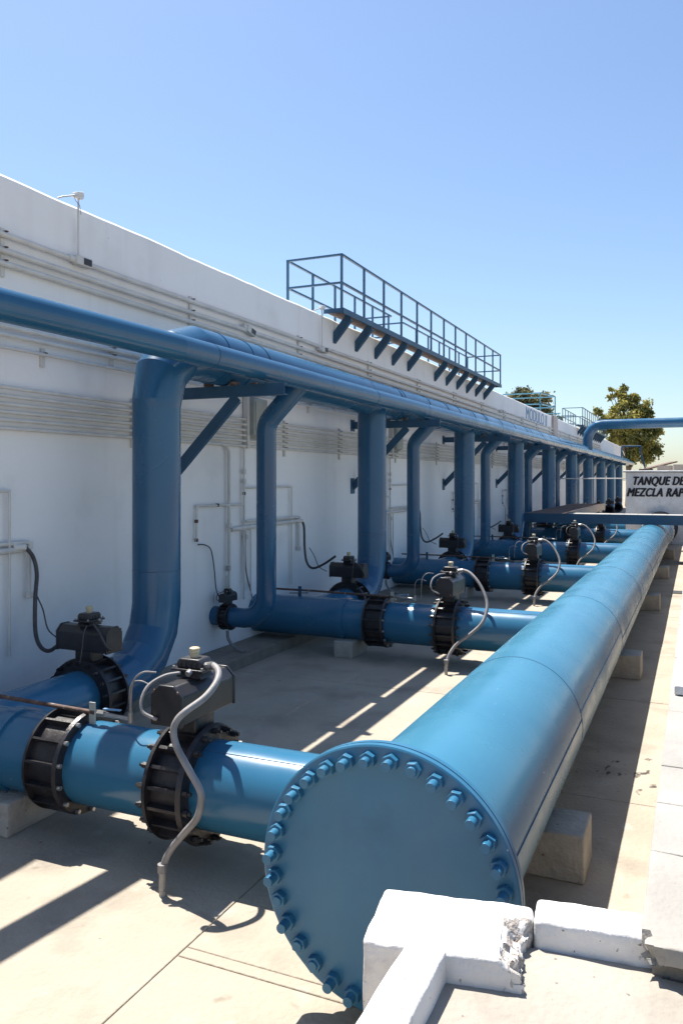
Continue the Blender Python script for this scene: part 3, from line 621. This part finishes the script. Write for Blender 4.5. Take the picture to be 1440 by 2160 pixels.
def broken(p, q):
    # the right end of the block has crumbled away
    s_ = p.x-.535; d = max(0, 1-abs(p.y+.235)/.17)
    if d > 0 and s_ > -.10 and p.z > -.2:
        dist, pts = noise.voronoi(p*24); f = noise.noise(pts[0]*9)
        a = min(1, d*1.8)*max(0, 1+s_/.10)**.8
        dep = max(0, min(1, 1+p.z/.13))
        return q+Vector((-.05*a*(.7+.7*f), .014*f*a, -.085*a*dep*(.75+.8*f)))+noise.noise_vector(p*45)*.012*a
    return q
bl = rough_block('end_block', 0, .535, -.355, 0, -1.0, 0, WHITE, amp=.005, step=.0125, broken=broken, bev=.016)
bl.location = (-1.05, 2.76, 1.0); bl.rotation_euler = (0,0,R(9)); bl.data.materials.append(BROKEN)
for p in bl.data.polygons:
    if noise.noise(p.center*31) > -.25 and p.center.x > .44 and -.37 < p.center.y < -.07 and p.center.z > -.16 and abs(p.normal.z) < .93 and p.normal.y > -.9: p.material_index = 1
tag(bl, 'white painted concrete block with crumbled corner in front of the blind flange', 'concrete block')
pw = rough_block('parapet', -.86, -.725, -4, 2.52, 0, 1.003, WHITE, amp=.005, step=.04, bev=.014); tag(pw, 'low white parapet leading towards the viewer from the end block', 'parapet')
kr = rough_block('kerb', 0, .40, -.16, 0, -.12, 0, WHITE, amp=.005, step=.014, bev=.016)
kr.location = (-.525, 2.915, 1.0); kr.rotation_euler = (0,0,R(6.5)); tag(kr, 'short white kerb between the crumbled block and the raised walkway', 'kerb')
tb_ = struct(MB().box(-.5, -.1, 2.60, 2.90, -.02, .90).build('terrace_edge', TERR))

# ---------------------------------------------------------------- trees
def tree(name, label, loc, clumps, leaf, nleaf, size, trunk_h, trunk_r, seed):
    rnd = random.Random(seed); t = thing(name, label, 'tree', loc)
    tr = MB(); tr.tube([(0,0,-.1),(.1,0,trunk_h*.5),(-.05,.1,trunk_h),(.05,.1,trunk_h*1.3)], [trunk_r,trunk_r*.8,trunk_r*.6,trunk_r*.35], 10)
    for c in clumps:
        p = Vector(c[:3]); b0 = Vector((0,.05,trunk_h*rnd.uniform(.6,1.1))); md = (b0+p)/2+Vector((rnd.uniform(-.3,.3),rnd.uniform(-.3,.3),.3))
        tr.tube([b0,md,p], [trunk_r*.4,trunk_r*.25,trunk_r*.08], 6)
    tr.build('trunk', BARK, t)
    lf = MB(); tot = sum(c[3]**2 for c in clumps)
    for c in clumps:
        c = (*c[:3], c[3]*1.12); m_ = int(nleaf*c[3]**2/tot/1.25)
        subs = [(Vector((rnd.gauss(0,1),rnd.gauss(0,1),rnd.gauss(0,.8))).normalized()*rnd.uniform(.35,1)*c[3], rnd.uniform(.22,.45)*c[3]) for _ in range(14)]
        for i in range(m_):
            s0, sr = rnd.choice(subs); p = Vector(c[:3])+s0+Vector((rnd.gauss(0,.5),rnd.gauss(0,.5),rnd.gauss(0,.5)))*sr
            a = Vector((rnd.gauss(0,1),rnd.gauss(0,1),rnd.gauss(0,1)-.6)).normalized(); b = a.orthogonal().normalized(); b.rotate(Matrix.Rotation(rnd.uniform(0,6.28),3,a))
            l = size*rnd.uniform(.6,1.4); wv = l*.38
            lf.add([p-b*wv*.2, p+a*l*.5-b*wv, p+a*l, p+a*l*.5+b*wv], [(0,1,2,3)])
    me = bpy.data.meshes.new('crown'); me.from_pydata(lf.v, [], lf.f); me.materials.append(leaf); link('crown', me, t)
    return t
tree('leafy_tree', 'leafy olive green tree beyond the far end of the wall', (-5.9, 80, 0),
     [(.1,0,8.0,1.3),(-1.1,0,7.6,1.0),(1.2,.3,7.5,1.25),(.3,0,6.3,1.4),(1.6,0,6.0,1.2),(-.35,0,9.5,.75),(1.0,0,9.1,.85),(-.6,.2,10.6,.5),(-.35,.2,11.3,.35),(-2.75,0,9.0,.42),(-2.2,0,8.3,.4),(-1.9,0,7.6,.6),(2.35,0,7.2,.65),(1.0,0,5.0,.9),(2.3,0,5.4,.65),(-.9,0,6.2,.8),(-1.6,0,10.4,.28),(-1.5,0,11.1,.22),(-1.2,0,9.0,.45),(.6,0,10.2,.45),(1.7,0,8.5,.55),(.2,0,4.5,.6),(1.8,0,4.6,.5)], LEAF, 30000, .22, 4.6, .28, 3)
tree('bushy_tree', 'dark bushy tree showing over the wall behind the teal railing', (-12.5, 62, 0),
     [(.3,0,8.6,1.0),(-.6,0,7.9,1.1),(1.3,0,7.9,1.1),(1.9,0,8.7,.7),(.9,0,6.8,1.3),(.1,0,9.2,.5),(2.2,0,7.2,.8)], LEAF2, 11000, .20, 5, .25, 5)
tree('low_bush_tree', 'smaller bushy tree showing just past the end of the catwalk', (-14.4, 58, 0),
     [(0,0,8.0,.9),(-1.1,0,7.6,.9),(.9,0,7.7,.7),(1.6,0,7.2,.7),(-.3,0,6.9,1.2)], LEAF2, 8000, .20, 5, .22, 8)
bt = thing('bare_tree', 'leafless tree with thin twigs at the right edge', 'tree', (2.6, 70, 0))
rnd = random.Random(12)
def twig(mb, p, d, l, r, dep):
    q = p+d*l; mid = p+d*l*.5+Vector((rnd.gauss(0,.04),rnd.gauss(0,.04),0))*l
    mb.tube([p,mid,q], [r,r*.8,r*.6], 6)
    if dep == 0: return
    for _ in range(3):
        nd = (d+Vector((rnd.gauss(0,.5),rnd.gauss(0,.5),rnd.uniform(-.05,.5)))).normalized(); twig(mb, q if rnd.random()<.6 else mid, nd, l*rnd.uniform(.55,.8), r*.55, dep-1)
mb = MB(); mb.tube([(0,0,-.1),(0,0,3.4)], [.16,.11], 8); mb.build('trunk', TWIG, bt)
mb = MB()
for d in ((-.35,0,.9),(.3,.2,.9),(0,-.3,1),(-.6,.2,.75)): twig(mb, Vector((0,0,3.2)), Vector(d).normalized(), 2.2, .06, 4)
mb.build('branches', TWIG, bt)
